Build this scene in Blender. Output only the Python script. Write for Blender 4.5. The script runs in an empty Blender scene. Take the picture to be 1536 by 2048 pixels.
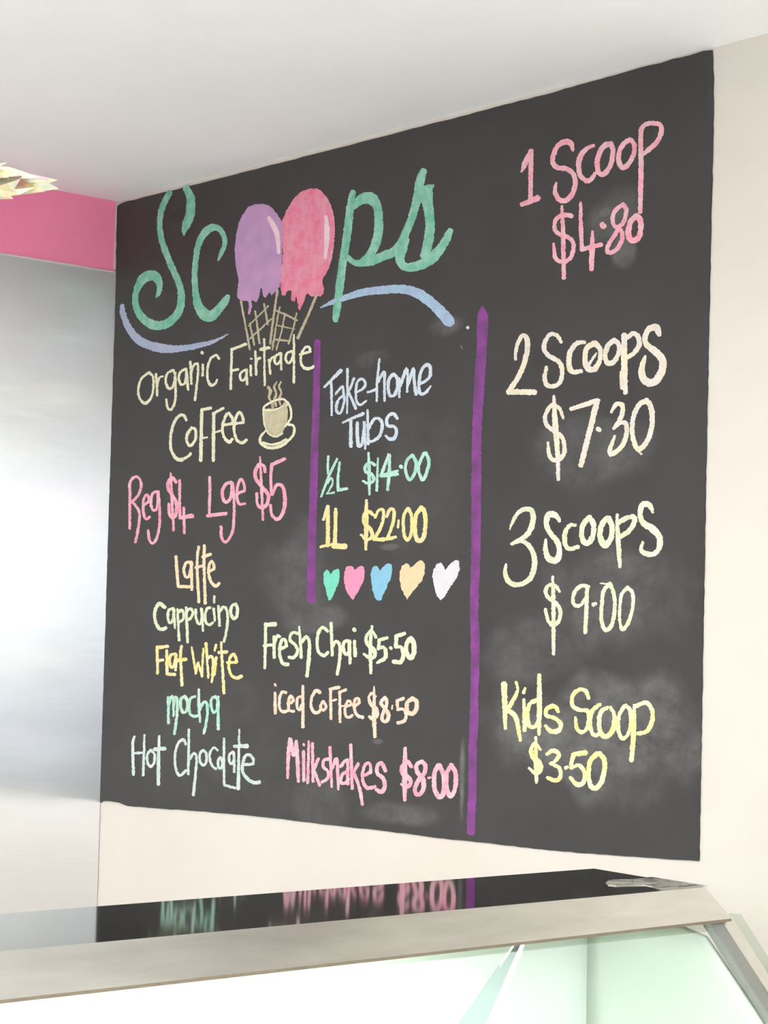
import bpy, bmesh, math, random, re
from mathutils import Vector, Matrix
random.seed(7)
S = bpy.context.scene
COL = S.collection

# ------------------------------------------------------------------ camera
F_PX = 4450.0                       # focal length for a 1536 px wide frame
EYE = Vector((3.763, -2.510, 1.650))
YAW, PITCH, ROLL = math.radians(40.79), math.radians(4.14), 0.0216
fwd = Vector((-math.cos(YAW) * math.cos(PITCH), math.sin(YAW) * math.cos(PITCH), math.sin(PITCH)))
r0 = Vector((math.sin(YAW), math.cos(YAW), 0))
u0 = r0.cross(fwd)
right = r0 * math.cos(ROLL) + u0 * math.sin(ROLL)
up = u0 * math.cos(ROLL) - r0 * math.sin(ROLL)
cam_data = bpy.data.cameras.new('camera')
cam = bpy.data.objects.new('camera', cam_data)
COL.objects.link(cam)
cam.matrix_world = Matrix(((right.x, up.x, -fwd.x, EYE.x), (right.y, up.y, -fwd.y, EYE.y),
                           (right.z, up.z, -fwd.z, EYE.z), (0, 0, 0, 1)))
cam_data.sensor_fit = 'HORIZONTAL'
cam_data.sensor_width = 36.0
cam_data.lens = F_PX / 1536 * 36.0
cam_data.clip_end = 200
S.camera = cam

# ------------------------------------------------------------------ sky, lights, exposure
W = bpy.data.worlds.new('sky'); S.world = W
W.use_nodes = True
bg = W.node_tree.nodes['Background']
bg.inputs[0].default_value = (0.96, 0.98, 1.0, 1)
bg.inputs[1].default_value = 2.0
S.view_settings.view_transform = 'Standard'
S.view_settings.look = 'None'
S.view_settings.gamma = 1
S.view_settings.use_curve_mapping = False
S.view_settings.exposure = 2.27

# ------------------------------------------------------------------ helpers
def ray(px, py):
    return (fwd * F_PX + right * (px - 768) - up * (py - 1024)).normalized()
def hit(px, py, p0, n):
    """point of a plane (p0, n) seen at a pixel of the photograph"""
    d = ray(px, py)
    return EYE + d * ((p0 - EYE).dot(n) / d.dot(n))
def lin(c):
    return tuple(((x / 255) / 12.92 if x / 255 <= .04045 else ((x / 255 + .055) / 1.055) ** 2.4) for x in c)
def tag(o, label=None, cat=None, group=None, kind=None):
    if label: o['label'] = label
    if cat: o['category'] = cat
    if group: o['group'] = group
    if kind: o['kind'] = kind
    return o
def empty(name, loc, label=None, cat=None, kind=None):
    o = bpy.data.objects.new(name, None); COL.objects.link(o)
    o.location = loc; o.empty_display_size = .05
    return tag(o, label, cat, None, kind)
def link(name, verts, faces, mat, parent=None, smooth=False):
    """one mesh object from world-space vertices; origin at its lowest centre"""
    vs = [Vector(v) for v in verts]
    c = Vector(((min(v.x for v in vs) + max(v.x for v in vs)) / 2, (min(v.y for v in vs) + max(v.y for v in vs)) / 2, min(v.z for v in vs)))
    me = bpy.data.meshes.new(name)
    me.from_pydata([v - c for v in vs], [], faces)
    me.update()
    if smooth:
        for p in me.polygons: p.use_smooth = True
    if mat: me.materials.append(mat)
    o = bpy.data.objects.new(name, me); COL.objects.link(o)
    if parent:
        o.parent = parent
        base = parent.location.copy()
        q = parent.parent
        while q: base += q.location; q = q.parent
        o.location = c - base
    else:
        o.location = c
    return o
def fix_normals(o):
    bm = bmesh.new(); bm.from_mesh(o.data)
    bmesh.ops.recalc_face_normals(bm, faces=bm.faces)
    bm.to_mesh(o.data); bm.free()
    return o
def bevel(o, w, seg=2):
    bm = bmesh.new(); bm.from_mesh(o.data)
    bmesh.ops.bevel(bm, geom=bm.edges[:], offset=w, segments=seg, affect='EDGES', clamp_overlap=True)
    bm.to_mesh(o.data); bm.free()
    return o
def prism(name, poly, vec, mat, parent=None, bev=0):
    """planar polygon pushed along vec"""
    poly = [Vector(p) for p in poly]; n = len(poly); vec = Vector(vec)
    vs = poly + [p + vec for p in poly]
    fs = [tuple(range(n)), tuple(range(2 * n - 1, n - 1, -1))] + [(i, i + n, (i + 1) % n + n, (i + 1) % n) for i in range(n)]
    o = fix_normals(link(name, vs, fs, mat, parent))
    if bev: bevel(o, bev)
    return o
def box(name, a, b, mat, parent=None, bev=0):
    x0, y0, z0 = a; x1, y1, z1 = b
    return prism(name, [(x0, y0, z0), (x1, y0, z0), (x1, y1, z0), (x0, y1, z0)], (0, 0, z1 - z0), mat, parent, bev)

# ------------------------------------------------------------------ materials
class NT:
    def __init__(s, name):
        s.m = bpy.data.materials.new(name); s.m.use_nodes = True
        s.t = s.m.node_tree; s.b = s.t.nodes['Principled BSDF']; s.out = s.t.nodes['Material Output']
    def n(s, typ, **kw):
        x = s.t.nodes.new(typ)
        for k, v in kw.items(): setattr(x, k, v)
        return x
    def l(s, a, b): s.t.links.new(a, b)
    def noise(s, scale, detail=3, rough=.55, coord='Object', stretch=None):
        tc = s.n('ShaderNodeTexCoord'); src = tc.outputs[coord]
        if stretch:
            mp = s.n('ShaderNodeMapping'); mp.inputs['Scale'].default_value = stretch
            s.l(src, mp.inputs[0]); src = mp.outputs[0]
        x = s.n('ShaderNodeTexNoise'); x.inputs['Scale'].default_value = scale
        x.inputs['Detail'].default_value = detail; x.inputs['Roughness'].default_value = rough
        s.l(src, x.inputs['Vector']); return x.outputs['Fac']
    def ramp(s, fac, stops):
        r = s.n('ShaderNodeValToRGB'); e = r.color_ramp.elements
        while len(e) < len(stops): e.new(.5)
        for i, (p, c) in enumerate(stops):
            e[i].position = p; e[i].color = (*c, 1) if len(c) == 3 else c
        s.l(fac, r.inputs[0]); return r.outputs[0]
    def math(s, op, a, b=None, c=None):
        x = s.n('ShaderNodeMath', operation=op)
        for i, v in enumerate((a, b, c)):
            if v is None: continue
            if isinstance(v, (int, float)): x.inputs[i].default_value = v
            else: s.l(v, x.inputs[i])
        return x.outputs[0]
    def bump(s, h, strength, dist=.002):
        x = s.n('ShaderNodeBump'); x.inputs['Strength'].default_value = strength; x.inputs['Distance'].default_value = dist
        s.l(h, x.inputs['Height']); s.l(x.outputs[0], s.b.inputs['Normal'])

def paint(name, c, c2=None, rough=.6, scale=3, bump=.15, spec=.3):
    k = NT(name); c = lin(c); c2 = lin(c2) if c2 else tuple(x * .96 for x in c)
    k.l(k.ramp(k.noise(scale, 4), [(.3, c), (.7, c2)]), k.b.inputs['Base Color'])
    k.b.inputs['Roughness'].default_value = rough
    k.b.inputs['Specular IOR Level'].default_value = spec
    k.bump(k.noise(220, 3), bump, .0015)
    return k.m
BOARD_LIN = lin((66, 65, 64))
def chalk(name, c, c2=None, cover=.82, scale=1.0):
    """chalk over blackboard paint: two tints drifting along the strokes, board showing between the grains"""
    k = NT(name); a = lin(c); b = lin(c2 or tuple(x * .93 for x in c))
    tint = k.ramp(k.noise(30 * scale, 3), [(.36, a), (.64, b)])
    grain = k.noise(900, 2, .7)
    broad = k.noise(60, 3, .6)
    f = k.math('ADD', k.math('MULTIPLY', grain, .7), k.math('MULTIPLY', broad, .3))
    mask = k.ramp(f, [(max(0, .55 - cover * .2), (0, 0, 0)), (.63 - cover * .12, (1, 1, 1))])
    mask = k.math('MULTIPLY_ADD', mask, .5, .5)
    mx = k.n('ShaderNodeMix', data_type='RGBA')
    k.l(mask, mx.inputs[0]); mx.inputs[6].default_value = (*BOARD_LIN, 1); k.l(tint, mx.inputs[7])
    k.l(mx.outputs[2], k.b.inputs['Base Color'])
    k.b.inputs['Roughness'].default_value = .95
    k.b.inputs['Specular IOR Level'].default_value = .1
    return k.m
def metal(name, c, rough=.3, aniso=0, tangent=None, streak=(1, 1, 1), sc=60, var=.06, bumpv=.05):
    k = NT(name); c = lin(c)
    nz = k.noise(sc, 4, .6, stretch=streak)
    k.l(k.ramp(nz, [(.3, tuple(x * (1 - var) for x in c)), (.7, c)]), k.b.inputs['Base Color'])
    k.b.inputs['Metallic'].default_value = 1
    k.l(k.math('MULTIPLY_ADD', nz, rough * .3, rough * .85), k.b.inputs['Roughness'])
    if aniso:
        k.b.inputs['Anisotropic'].default_value = aniso
        cx = k.n('ShaderNodeCombineXYZ')
        for i in range(3): cx.inputs[i].default_value = tangent[i]
        k.l(cx.outputs[0], k.b.inputs['Tangent'])
    if bumpv: k.bump(nz, bumpv, .0004)
    return k.m
def glassy(name, tint, refl=.08, rough=.0):
    k = NT(name); k.t.nodes.remove(k.b)
    tr = k.n('ShaderNodeBsdfTransparent'); tr.inputs[0].default_value = (*tint, 1)
    gl = k.n('ShaderNodeBsdfGlossy'); gl.inputs['Roughness'].default_value = rough
    fr = k.n('ShaderNodeFresnel'); fr.inputs[0].default_value = 1.5
    mx = k.n('ShaderNodeMixShader')
    geo = k.n('ShaderNodeNewGeometry')
    k.l(k.math('MULTIPLY', fr.outputs[0], k.math('SUBTRACT', 1.0, geo.outputs['Backfacing'])), mx.inputs[0]); k.l(tr.outputs[0], mx.inputs[1]); k.l(gl.outputs[0], mx.inputs[2])
    k.l(mx.outputs[0], k.out.inputs[0])
    return k.m
def emit(name, c, st):
    k = NT(name); k.b.inputs['Base Color'].default_value = (*c, 1)
    k.b.inputs['Emission Color'].default_value = (*c, 1); k.b.inputs['Emission Strength'].default_value = st
    return k.m

M_WALL = paint('cream_wall_paint', (212, 207, 199), (208, 202, 192))
M_CEIL = paint('ceiling_paint', (246, 245, 243), (243, 242, 240))
M_PINK = paint('pink_wall_paint', (255, 145, 184), (253, 141, 180), rough=.5)
M_TRIM = paint('pale_trim_paint', (205, 195, 198))
M_FLOOR = paint('floor_tile', (222, 222, 224), (214, 214, 216), rough=.35)
M_STEEL = metal('brushed_steel_panel', (246, 246, 248), .34, 1.0, (0, 1, 0), (1, 1, 22), 9, .03, .02)
M_TOP = metal('polished_steel_top', (150, 150, 147), .06, 0, None, (3, 30, 1), 6, .05, 0)
M_TOP.node_tree.nodes['Principled BSDF'].inputs['Specular Tint'].default_value = (.62, .62, .6, 1)
M_FASCIA = metal('brushed_steel_fascia', (236, 234, 228), .36, .8, (0, 0, 1), (1, 1, 9), 5, .2, .03)
M_DARKSEAL = paint('grey_rubber_seal', (132, 132, 128), (120, 120, 116), rough=.5)
M_GLASS = glassy('display_glass', (.972, .985, .976))
M_WGLASS = glassy('shop_window_glass', (.97, .985, .98))
M_CASEIN = paint('white_case_lining', (226, 232, 225), (223, 230, 222), rough=.4, bump=.02)

# ------------------------------------------------------------------ chalk strokes
# Each block: zoom frame (ox, oy, scale) of the photograph in which the strokes were traced.
# Strokes: "x,y[,width] ...", '!' = sharp corner, '|' = next stroke; first token w = default width.
BLK = dict(A=(200, 320, 5.12), B=(440, 350, 5.689), C=(630, 320, 4.955), D=(250, 670, 3.84), E=(240, 880, 3.84),
           F=(240, 1180, 5.12), G=(230, 1370, 4.6545), H=(610, 640, 4.8), I=(600, 880, 4.2667), J=(500, 1220, 4.042),
           K=(550, 1440, 3.746), L=(1000, 220, 4.2667), M=(980, 620, 4.042), N=(980, 980, 3.84), O=(980, 1320, 3.657),
           Z=(0, 0, 1))
COLR = dict(
    teal=((112, 184, 156), (150, 200, 180)), lilac=((176, 180, 204), (160, 176, 200)), blue=((168, 182, 212), (160, 192, 212)),
    purple=((194, 152, 190), (176, 142, 186)), pink=((226, 124, 152), (222, 152, 170)), pale=((236, 208, 214), (230, 200, 208)),
    cone=((182, 172, 142), (192, 184, 158)), cream=((232, 228, 194), (226, 226, 200)), cup=((194, 186, 156), (204, 196, 166)),
    rose=((240, 158, 178), (232, 184, 196)), peach=((244, 222, 178), (238, 214, 184)), green=((222, 230, 194), (214, 224, 196)),
    yellow=((236, 222, 136), (236, 222, 184)), mint=((160, 218, 198), (206, 224, 206)), frost=((192, 216, 210), (212, 216, 218)),
    ice=((212, 220, 228), (198, 214, 226)), mint2=((168, 220, 200), (190, 224, 212)), yell2=((234, 222, 148), (230, 218, 168)),
    peach2=((236, 206, 176), (228, 214, 200)), rose2=((240, 162, 180), (232, 194, 204)), blush=((238, 160, 178), (226, 186, 192)),
    ivory=((232, 222, 194), (222, 216, 210)), lime=((216, 226, 184), (220, 224, 208)), lemon=((234, 226, 150), (222, 220, 194)),
    hteal=((122, 210, 186),) * 2, hpink=((248, 148, 180),) * 2, hblue=((136, 190, 214),) * 2, htan=((232, 204, 164),) * 2, hwhite=((220, 220, 224), (212, 212, 216)),
    bar=((140, 74, 146), (108, 70, 114)), ghost=((118, 118, 116), (100, 100, 98)))
INK = [
 # name, label, block, colour, default width, strokes
 ('chalk_word', 'teal script letters "Sc" of the shop name', 'A', 'teal', 60,
  "883,290,72 925,380,85 930,470,90 918,570,95 880,670,85 862,730,50 862,775,10 |"
  "712,335,60 665,420,62 630,510,62 612,620,58 615,720,58 640,850,62 680,960,66 720,1060,66 760,1150,66 800,1240,68 828,1340,72 832,1440,76 815,1530,78 775,1600,80 700,1665,85 620,1695,90 540,1685,95 460,1640,85 400,1570,75 365,1480,65 362,1400,62 385,1310,70 430,1230,95 500,1185,105 560,1190,100 600,1240,80 612,1300,60 600,1360,50 575,1405,20 |"
  "1208,1025,20 1240,960,45 1275,870,48 1268,780,50 1225,710,60 1170,690,70 1110,710,80 1055,770,75 1015,850,65 990,950,60 975,1070,58 970,1200,60 975,1320,65 990,1430,80 1020,1520,100 1070,1580,120 1130,1600,110 1200,1545,90 1270,1460,80 1310,1400,55"),
 ('chalk_swoosh', 'lilac curved swoosh under the letters "Sc"', 'A', 'lilac', 60,
  "228,1490,42 232,1560,60 265,1660,65 320,1760,75 400,1845,85 500,1895,90 620,1925,95 760,1935,75 900,1920,60 1050,1890,50 1180,1850,35 1310,1785,12"),
 ('chalk_word', 'teal script letters "ps" of the shop name', 'C', 'teal', 80,
  "375,320,60 350,460,75 330,640,80 310,800,80 285,950,80 265,1100,80 240,1300,80 215,1480,75 205,1585,60 |"
  "370,470,70 430,410,90 500,378,110 560,385,120 610,450,90 630,550,85 630,680,90 610,800,90 570,900,85 520,970,80 450,1020,70 380,1010,55 320,960,50 |"
  "450,1025,70 560,1000,90 680,950,90 780,910,90 850,830,85 900,720,80 950,600,80 990,470,80 1020,330,85 1045,200,90 1075,110,70 |"
  "1175,250,20 1120,300,110 1112,400,110 1130,520,95 1140,640,95 1130,760,95 1110,860,95 1085,960,90 |"
  "1340,700,60 1310,770,80 1250,870,90 1170,960,110 1070,1030,100 960,1060,90 880,1050,80 840,980,90 860,880,110 900,790,80 |"
  "1040,280,100 1060,340,110 1095,400,100"),
 ('chalk_swoosh', 'pale blue arched swoosh crossing the tail of the "p"', 'C', 'blue', 80,
  "55,1462,12 170,1410,45 330,1355,60 480,1310,75 650,1290,80 800,1280,85 930,1290,90 1050,1340,100 1160,1420,100 1260,1520,110 1335,1605,110"),
 ('chalk_dot', 'tiny pale chalk dot beside the blue swoosh', 'C', 'frost', 30, "1508,1660,28 1518,1662,28"),
 ('chalk_dot', 'faint chalk fleck above the purple divider', 'Z', 'ghost', 5, "922,692,4 924,697,4"),
 ('chalk_word', 'cream word "Organic"', 'D', 'cream', 19,
  "190,285 130,330 102,410 115,490 155,525,26 200,480 218,400 215,320 185,290 | 238,300 248,465 | 245,400 262,330 292,318,16 |"
  "375,270 330,290 312,350 335,410,24 370,390 385,310 372,272 | 385,290 388,420 385,500 365,560 345,575 325,550 318,495 |"
  "465,262 430,280 412,330 430,378 460,370 470,300 468,258 | 472,262 485,420 | 502,205 510,375 | 508,290 525,235 555,220 562,270 552,370 538,500 |"
  "597,228 596,312 | 590,132,24 594,140,24 | 722,182 700,155 660,180 635,250 635,340 660,385,26 695,370 708,345"),
 ('chalk_word', 'cream word "Fairtrade"', 'D', 'cream', 19,
  "820,105 812,415 | 818,112,22 930,70,22 | 815,275 870,264,18 | 925,268 890,290 885,330 905,350 930,320 932,268 | 934,265 938,380 |"
  "965,235 968,310 | 966,180,16 974,184,16 | 1000,125 1008,305 | 1003,230 1015,190 1038,175 | 1068,30,16 1073,385,18 | 1040,112,22 1108,98,24 |"
  "1106,190 1116,298 | 1110,210 1125,180 1145,165 | 1195,140 1160,160 1147,200 1168,225 1195,190 1198,140 | 1198,140 1200,265 |"
  "1285,125 1245,140 1232,190 1258,216 1285,180 1292,130 | 1297,0,16 1297,365,20 | 1342,150 1425,128 ! 1415,95 1385,95 1355,150 1350,210 1375,252,24 1420,256,24 1448,240"),
 ('chalk_word', 'cream word "Coffee" beside the cup drawing', 'D', 'cream', 22,
  "470,655 450,615 410,625 370,690 350,790 355,880 390,945,28 430,958,28 480,935 505,910 | 512,712 475,770 480,830 505,850 540,800 540,725 510,712 |"
  "590,575,26 582,965,26 | 592,575 660,560 | 585,795,16 630,785,16 | 682,600,26 678,965,26 | 684,600 755,562 | 680,752,16 735,735,16 |"
  "750,692 828,680 ! 826,645 795,600 765,640 748,720 765,790 800,822,28 825,800 |"
  "838,684 910,670 ! 903,628 878,595 850,640 838,720 855,800 895,828,26 935,805"),
 ('chalk_word', 'rose pink price "Reg $4"', 'E', 'rose', 21,
  "76,340 75,680 | 70,360 85,310 125,280 160,320 155,390 120,450 80,482 | 85,470 125,510 150,570 140,680 118,785 |"
  "180,502 222,472 ! 218,430 200,422 180,470 180,560 200,608 228,590 | 288,398 255,405 238,470 248,530 275,538 290,480 290,400 | 295,395 305,540 300,680 275,770 245,792 225,760 215,695 ||"
  "430,325,26 400,290,26 370,330,26 372,380,26 405,430,26 435,490,28 430,570,26 405,600,26 380,570 375,490 | 390,255,16 400,480,22 412,695,20 |"
  "458,310 458,430 460,600 | 460,597,28 555,583,36 | 490,520 494,715"),
 ('chalk_word', 'rose pink price "Lge $5"', 'E', 'rose', 22,
  "688,285 690,430 684,575 | 672,582,26 815,565,28 | 855,325,26 810,340,26 785,400,26 795,460,26 825,475,26 855,430,26 862,340,26 | 865,330 875,450 875,600 865,700 830,770 800,783 780,740 775,665 |"
  "900,412 955,390 ! 956,350 930,300 905,350 898,430 915,490 960,488 || 1115,245,24 1105,200,26 1070,190,28 1040,240,28 1045,300,28 1090,360,28 1138,420,28 1130,490,28 1090,520,28 1055,490 1050,410 | 1075,130,14 1088,380,22 1098,615,18 |"
  "1265,145,26 1165,190,28 ! 1158,300 1165,420 | 1168,420 1200,350,26 1240,350,26 1265,410,28 1262,520,28 1235,590,28 1200,608,30 1165,570 1155,500"),
 ('chalk_word', 'peach word "Latte"', 'E', 'peach', 22,
  "430,895,24 437,1010,24 448,1125,24 ! 555,1128,26 | 545,938 510,942 490,990 502,1050 528,1048 545,990 545,935 | 549,940 552,1150 | 605,820 592,940 605,1245,24 | 648,810 645,950 655,1255,24 | 580,980 640,965 | 635,898,24 695,878,26 |"
  "676,1015 722,990 ! 720,955 705,930 685,960 680,1020 700,1090 735,1122,28 762,1100"),
 ('chalk_word', 'pale green word "Cappucino"', 'F', 'green', 28,
  "460,178,38 410,140,42 370,180,36 355,260,32 368,340,34 400,392,36 440,402,38 470,388,34 | 540,190 500,205 490,270 505,338 540,310 548,220 545,185 | 553,200 562,390,22 |"
  "588,195,24 605,515 | 598,230 630,205 652,240 645,300 605,330 | 678,180 692,535 | 682,220 720,190 745,230 730,280 690,310 |"
  "775,200 780,290 800,345 828,340 838,270 830,190 | 838,200 850,420,22 | 925,180 890,190 872,260 880,330 915,355 950,335 | 960,190 972,315,24 | 965,65,26 962,130,22 |"
  "1008,165 1020,365 | 1015,230 1055,175 1090,200 1103,290 1090,420 1064,530 | 1188,142,32 1145,165,32 1132,230,32 1160,292,34 1195,270,34 1203,190,32 1185,142,32"),
 ('chalk_word', 'yellow words "Flat White"', 'F', 'yellow', 30,
  "380,580 385,855 | 378,590,34 490,577,32 | 385,725,34 440,715,34 | 478,620 482,860,32 ! 562,865,34 | 570,655 520,665 507,730 522,788 550,780 568,700 568,652 | 573,660 570,820 | 630,575 620,680 635,975,32 | 595,720,38 675,710,38 ||"
  "735,585,20 752,700,24 775,855,26 ! 788,770,22 800,740,20 ! 840,885,24 ! 845,740,24 855,600,22 | 880,545,32 905,900,22 | 900,700 930,680 955,720 950,850 940,945,22 | 985,690 965,870 | 985,560,24 970,622,20 |"
  "1035,535,24 1065,1055,32 | 1010,640,32 1095,632,34 | 1098,742 1192,740 ! 1185,690 1160,655 1125,700 1115,790 1140,870 1190,903,36 1245,883,38"),
 ('chalk_word', 'mint green word "mocha"', 'G', 'mint', 26,
  "495,115 498,355 | 500,200 520,115 540,120 545,290,20 | 545,190 562,110 580,150 575,300 552,455 | 650,105,30 615,130,30 610,200,30 635,255,30 665,240,30 675,160,30 650,105,30 |"
  "745,105 705,125 690,200 700,270 740,292 780,285 | 780,40,22 782,200,28 792,345,20 | 790,230 825,160 855,170 860,260 845,370 828,450 | 938,108 898,130 895,200 918,255 945,240 955,150 935,105 | 962,110 960,290 962,410,30"),
 ('chalk_word', 'pale mint words "Hot Chocolate"', 'G', 'frost', 24,
  "182,480,22 165,560,28 172,835,26 | 275,465,20 262,840,26 | 180,635,22 270,628,22 | 330,605 300,650 302,720 330,758 362,730 368,650 335,605 | 412,475,22 405,700,34 405,925,32 | 370,598,36 465,592,36 ||"
  "660,552,26 635,508,28 590,540 562,620 560,740 585,828,28 615,840,28 660,795,26 | 688,415 682,830 | 695,690 735,635 760,680 750,820 730,1025,28 | 820,605 790,640 790,710 820,748 848,720 848,640 820,605 |"
  "955,610,20 920,582,20 885,630 885,700 910,760 940,780,26 | 985,672 960,700 962,760 985,778 1000,730 985,672 | 1015,500 1015,930 ! 1115,960,28 | 1095,622 1065,650 1065,718 1090,733 1108,680 1100,622 | 1110,630,20 1110,810 |"
  "1157,415,18 1152,700,26 1148,965,36 | 1110,570,30 1230,568,42 | 1190,742,28 1285,735,28 ! 1288,690,26 1250,650,28 1210,665,28 1188,740,28 1190,810,28 1230,870,30 1290,908,34 1345,905,34"),
 ('chalk_word', 'ice blue words "Take-home"', 'H', 'ice', 25,
  "185,645,20 345,485,38 | 252,590 255,750 256,915,20 | 295,710,24 330,665 360,637,26 | 365,640 378,770 | 372,720 320,770 298,850 320,893 350,878 378,780 | 408,470 405,895,20 | 470,560,28 440,640 412,700 | 415,690 450,760 488,850,28 |"
  "498,695,22 560,655 580,600 545,565 502,600 488,690 495,780 530,813 590,775,18 | 600,695,20 675,668,30 | 715,375,20 692,600 688,780,20 | 700,600 745,510 765,500 762,600 765,775,26 |"
  "845,520,32 805,570,32 798,660,32 820,728,32 860,718,32 888,640,32 885,560,32 850,520,32 | 905,560 905,740 | 915,640 965,490,30 985,480,24 980,690,22 | 985,640 1035,480,30 1045,480,28 1050,600,30 1065,712,34 |"
  "1100,610,32 1150,590,24 1200,540,32 1200,450,34 1165,430,32 1115,490,30 1095,600,30 1098,690,34 1125,712,30 1170,685,28 1210,632,14"),
 ('chalk_word', 'ice blue word "Tubs"', 'H', 'ice', 30,
  "362,985,20 560,898,34 | 440,950 440,1213,36 | 502,985 502,1100,36 515,1208,34 548,1185,30 565,1060,28 568,980,24 | 572,980,22 578,1235,22 | 600,865,22 606,1190,30 | 612,1040 660,955 710,945 742,1000,32 718,1110,32 660,1158 615,1165 |"
  "885,945,30 850,900,34 800,920,32 782,980,32 802,1020 850,1020 878,1060 860,1130,34 815,1143,34 775,1110,26"),
 ('chalk_word', 'mint price line "½L $14.00"', 'I', 'mint2', 24,
  "242,140,22 236,230,22 240,290,16 | 318,160,18 250,300,24 180,485,16 | 235,370,16 265,325,18 280,350,18 265,400,16 230,458,16 ! 290,448,20 | 338,190,20 326,300,24 324,430,26 ! 400,415,26 ||"
  "640,215 600,190 560,220,26 560,270,26 618,300,30 625,350,28 580,370,24 535,350,18 | 585,110,20 590,280,30 592,465,20 | 665,155,16 655,430,26 | 758,125,26 690,305,30 ! 835,262,20 | 700,305,34 835,292,24 | 765,125,22 760,280,30 748,425,26 | 858,224,32 866,232,32 |"
  "960,130,30 915,170,26 900,260,26 935,340,28 975,290,28 992,200,28 960,130,30 | 1060,112,28 1030,170,26 1012,250,26 1045,340,30 1080,280,28 1100,180,30 1070,110,30"),
 ('chalk_word', 'yellow price line "1L $22.00"', 'I', 'yell2', 28,
  "237,565,26 200,680,26 | 238,565,30 238,900,38 | 175,912,22 290,885,24 | 305,590,30 298,890,36 | 285,905,44 385,908,50 || 625,640,24 590,612,34 548,640,30 548,710,30 600,760,34 618,820,32 570,850,30 520,810,20 | 567,515,24 565,700,40 562,935,22 |"
  "640,660,26 670,600,24 710,600,28 705,700,28 660,800,28 628,850,24 ! 715,848,38 | 740,655,24 770,590,28 802,610,30 795,700,28 760,800,26 735,848,24 ! 815,828,30 | 841,685,18 837,745,24 |"
  "920,582,28 885,650,28 885,790,28 915,853,30 948,800,28 953,660,28 925,582,28 | 1040,580,38 990,640,34 982,780,36 1005,858,38 1050,840,40 1072,720,34 1060,610,40 1030,575,38"),
 ('chalk_word', 'pale green line "Fresh Chai $5.50"', 'J', 'green', 26,
  "127,110 120,470,22 | 125,120,34 203,114,38 | 112,288,26 180,282,26 | 195,215 195,385 | 200,260 222,208 240,215 | 240,318 295,292 ! 288,250 265,237 242,290 242,370 265,430,30 305,440,34 |"
  "388,190 340,185 322,240 370,290 383,340 355,383,28 315,380,28 | 398,135,18 415,385,26 | 420,260 455,215 480,270 475,400,32 460,535,28 || 628,172 590,140,28 555,180 542,260 555,340 598,368,30 630,342,28 |"
  "655,105 665,365 | 672,290 695,250 725,290 725,400 705,520 | 795,250 760,260 755,320 775,362 800,330 800,250 | 806,250 808,430 | 845,250,24 850,370,30 | 840,155,32 846,165,32 ||"
  "1020,222,22 985,170 942,210 945,270,30 1000,320,36 1008,370,30 970,390,30 920,355,22 | 985,130,20 973,300,30 978,510,24 | 1110,225,26 1045,242,28 ! 1037,315,28 | 1035,312,26 1080,300,28 1098,340,32 1090,390,34 1030,425,26 |"
  "1134,304,24 1142,312,24 | 1250,190,28 1182,212,34 ! 1180,300,30 | 1182,300,26 1220,300,28 1238,360,32 1220,418,36 1160,418,34 | 1300,228,38 1268,270,34 1265,340,36 1295,390,38 1323,350,40 1323,270,40 1298,228,40"),
 ('chalk_word', 'peach line "iced Coffee $8.50"', 'J', 'peach2', 23,
  "202,670 205,835,26 | 202,600,22 207,610,22 | 290,668,26 260,662 237,720 242,800 275,823,26 310,810 | 312,762 352,732 ! 338,695 320,702 310,750 317,808 355,820 | 413,700 385,712 380,780 400,812 416,770 | 427,615 428,945,28 ||"
  "565,668,28 535,652,28 502,700 492,770 515,825,28 550,828,28 570,805 | 590,738 570,780 592,813 615,780 592,738 | 650,640 655,880 | 645,640 720,625,28 | 650,735,16 700,725,16 | 725,660 728,905 | 722,665,24 775,645,26 | 725,780,16 755,775,16 |"
  "768,782 820,765 ! 808,740 790,737 770,780 772,850 800,868 828,850 | 838,782 885,752 ! 878,717 855,717 840,770 852,830 880,858,26 912,868,28 ||"
  "1015,700 985,672 960,710 977,760,28 1018,800,34 1028,850,30 990,880,28 965,860 | 1003,620,14 1003,850,34 1010,1025,28 | 1085,712,28 1058,750,28 1085,790,28 1118,840,34 1113,888,30 1085,903,28 1067,878,28 1078,830,28 1103,770,28 1103,722,28 1085,708,28 |"
  "1152,770,12 1146,800,16 | 1240,715,28 1190,732,26 ! 1195,808 | 1195,805 1235,800 1263,840,26 1250,895,28 1195,913,28 | 1310,718,34 1272,750,32 1272,820,34 1310,838,36 1345,800,36 1345,740,36 1310,713,36"),
 ('chalk_word', 'rose pink line "Milkshakes $8.00"', 'K', 'rose2', 24,
  "110,140,24 98,300,28 95,435,18 | 115,145,30 140,265,26 160,158,22 ! 168,300,30 175,460,24 | 215,235 215,455 | 213,180,18 217,190,18 | 253,160,18 245,470,24 | 280,175,22 285,460,24 | 325,290 290,372 ! 335,490,22 |"
  "400,292 365,302 362,350 398,390 393,440 352,465 | 412,205 425,500,20 | 430,360 455,292 465,300 470,400 475,520,18 | 490,350 520,312 545,298 | 545,300 545,480 | 540,382 502,412 492,468 530,470 550,440 | 568,185,24 578,515,22 | 625,328 600,370 588,392 ! 620,470 640,540,26 655,635,20 |"
  "652,422 718,392 ! 715,340 690,322 662,370 657,450 690,508,30 750,500,26 | 828,380,30 800,325,30 768,342,28 768,400,30 812,440,32 822,500,32 798,540,34 760,522,28 ||"
  "1022,350,28 990,312,32 952,350,30 955,400,30 1000,430,34 1017,470,30 990,500,32 945,480,20 | 975,210,26 972,420,38 972,600,26 | 1095,312,30 1057,340,30 1072,400,34 1108,440,36 1112,518,34 1075,560,32 1047,530,30 1070,460,34 1118,400,30 1126,340,30 1100,310,30 |"
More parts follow.
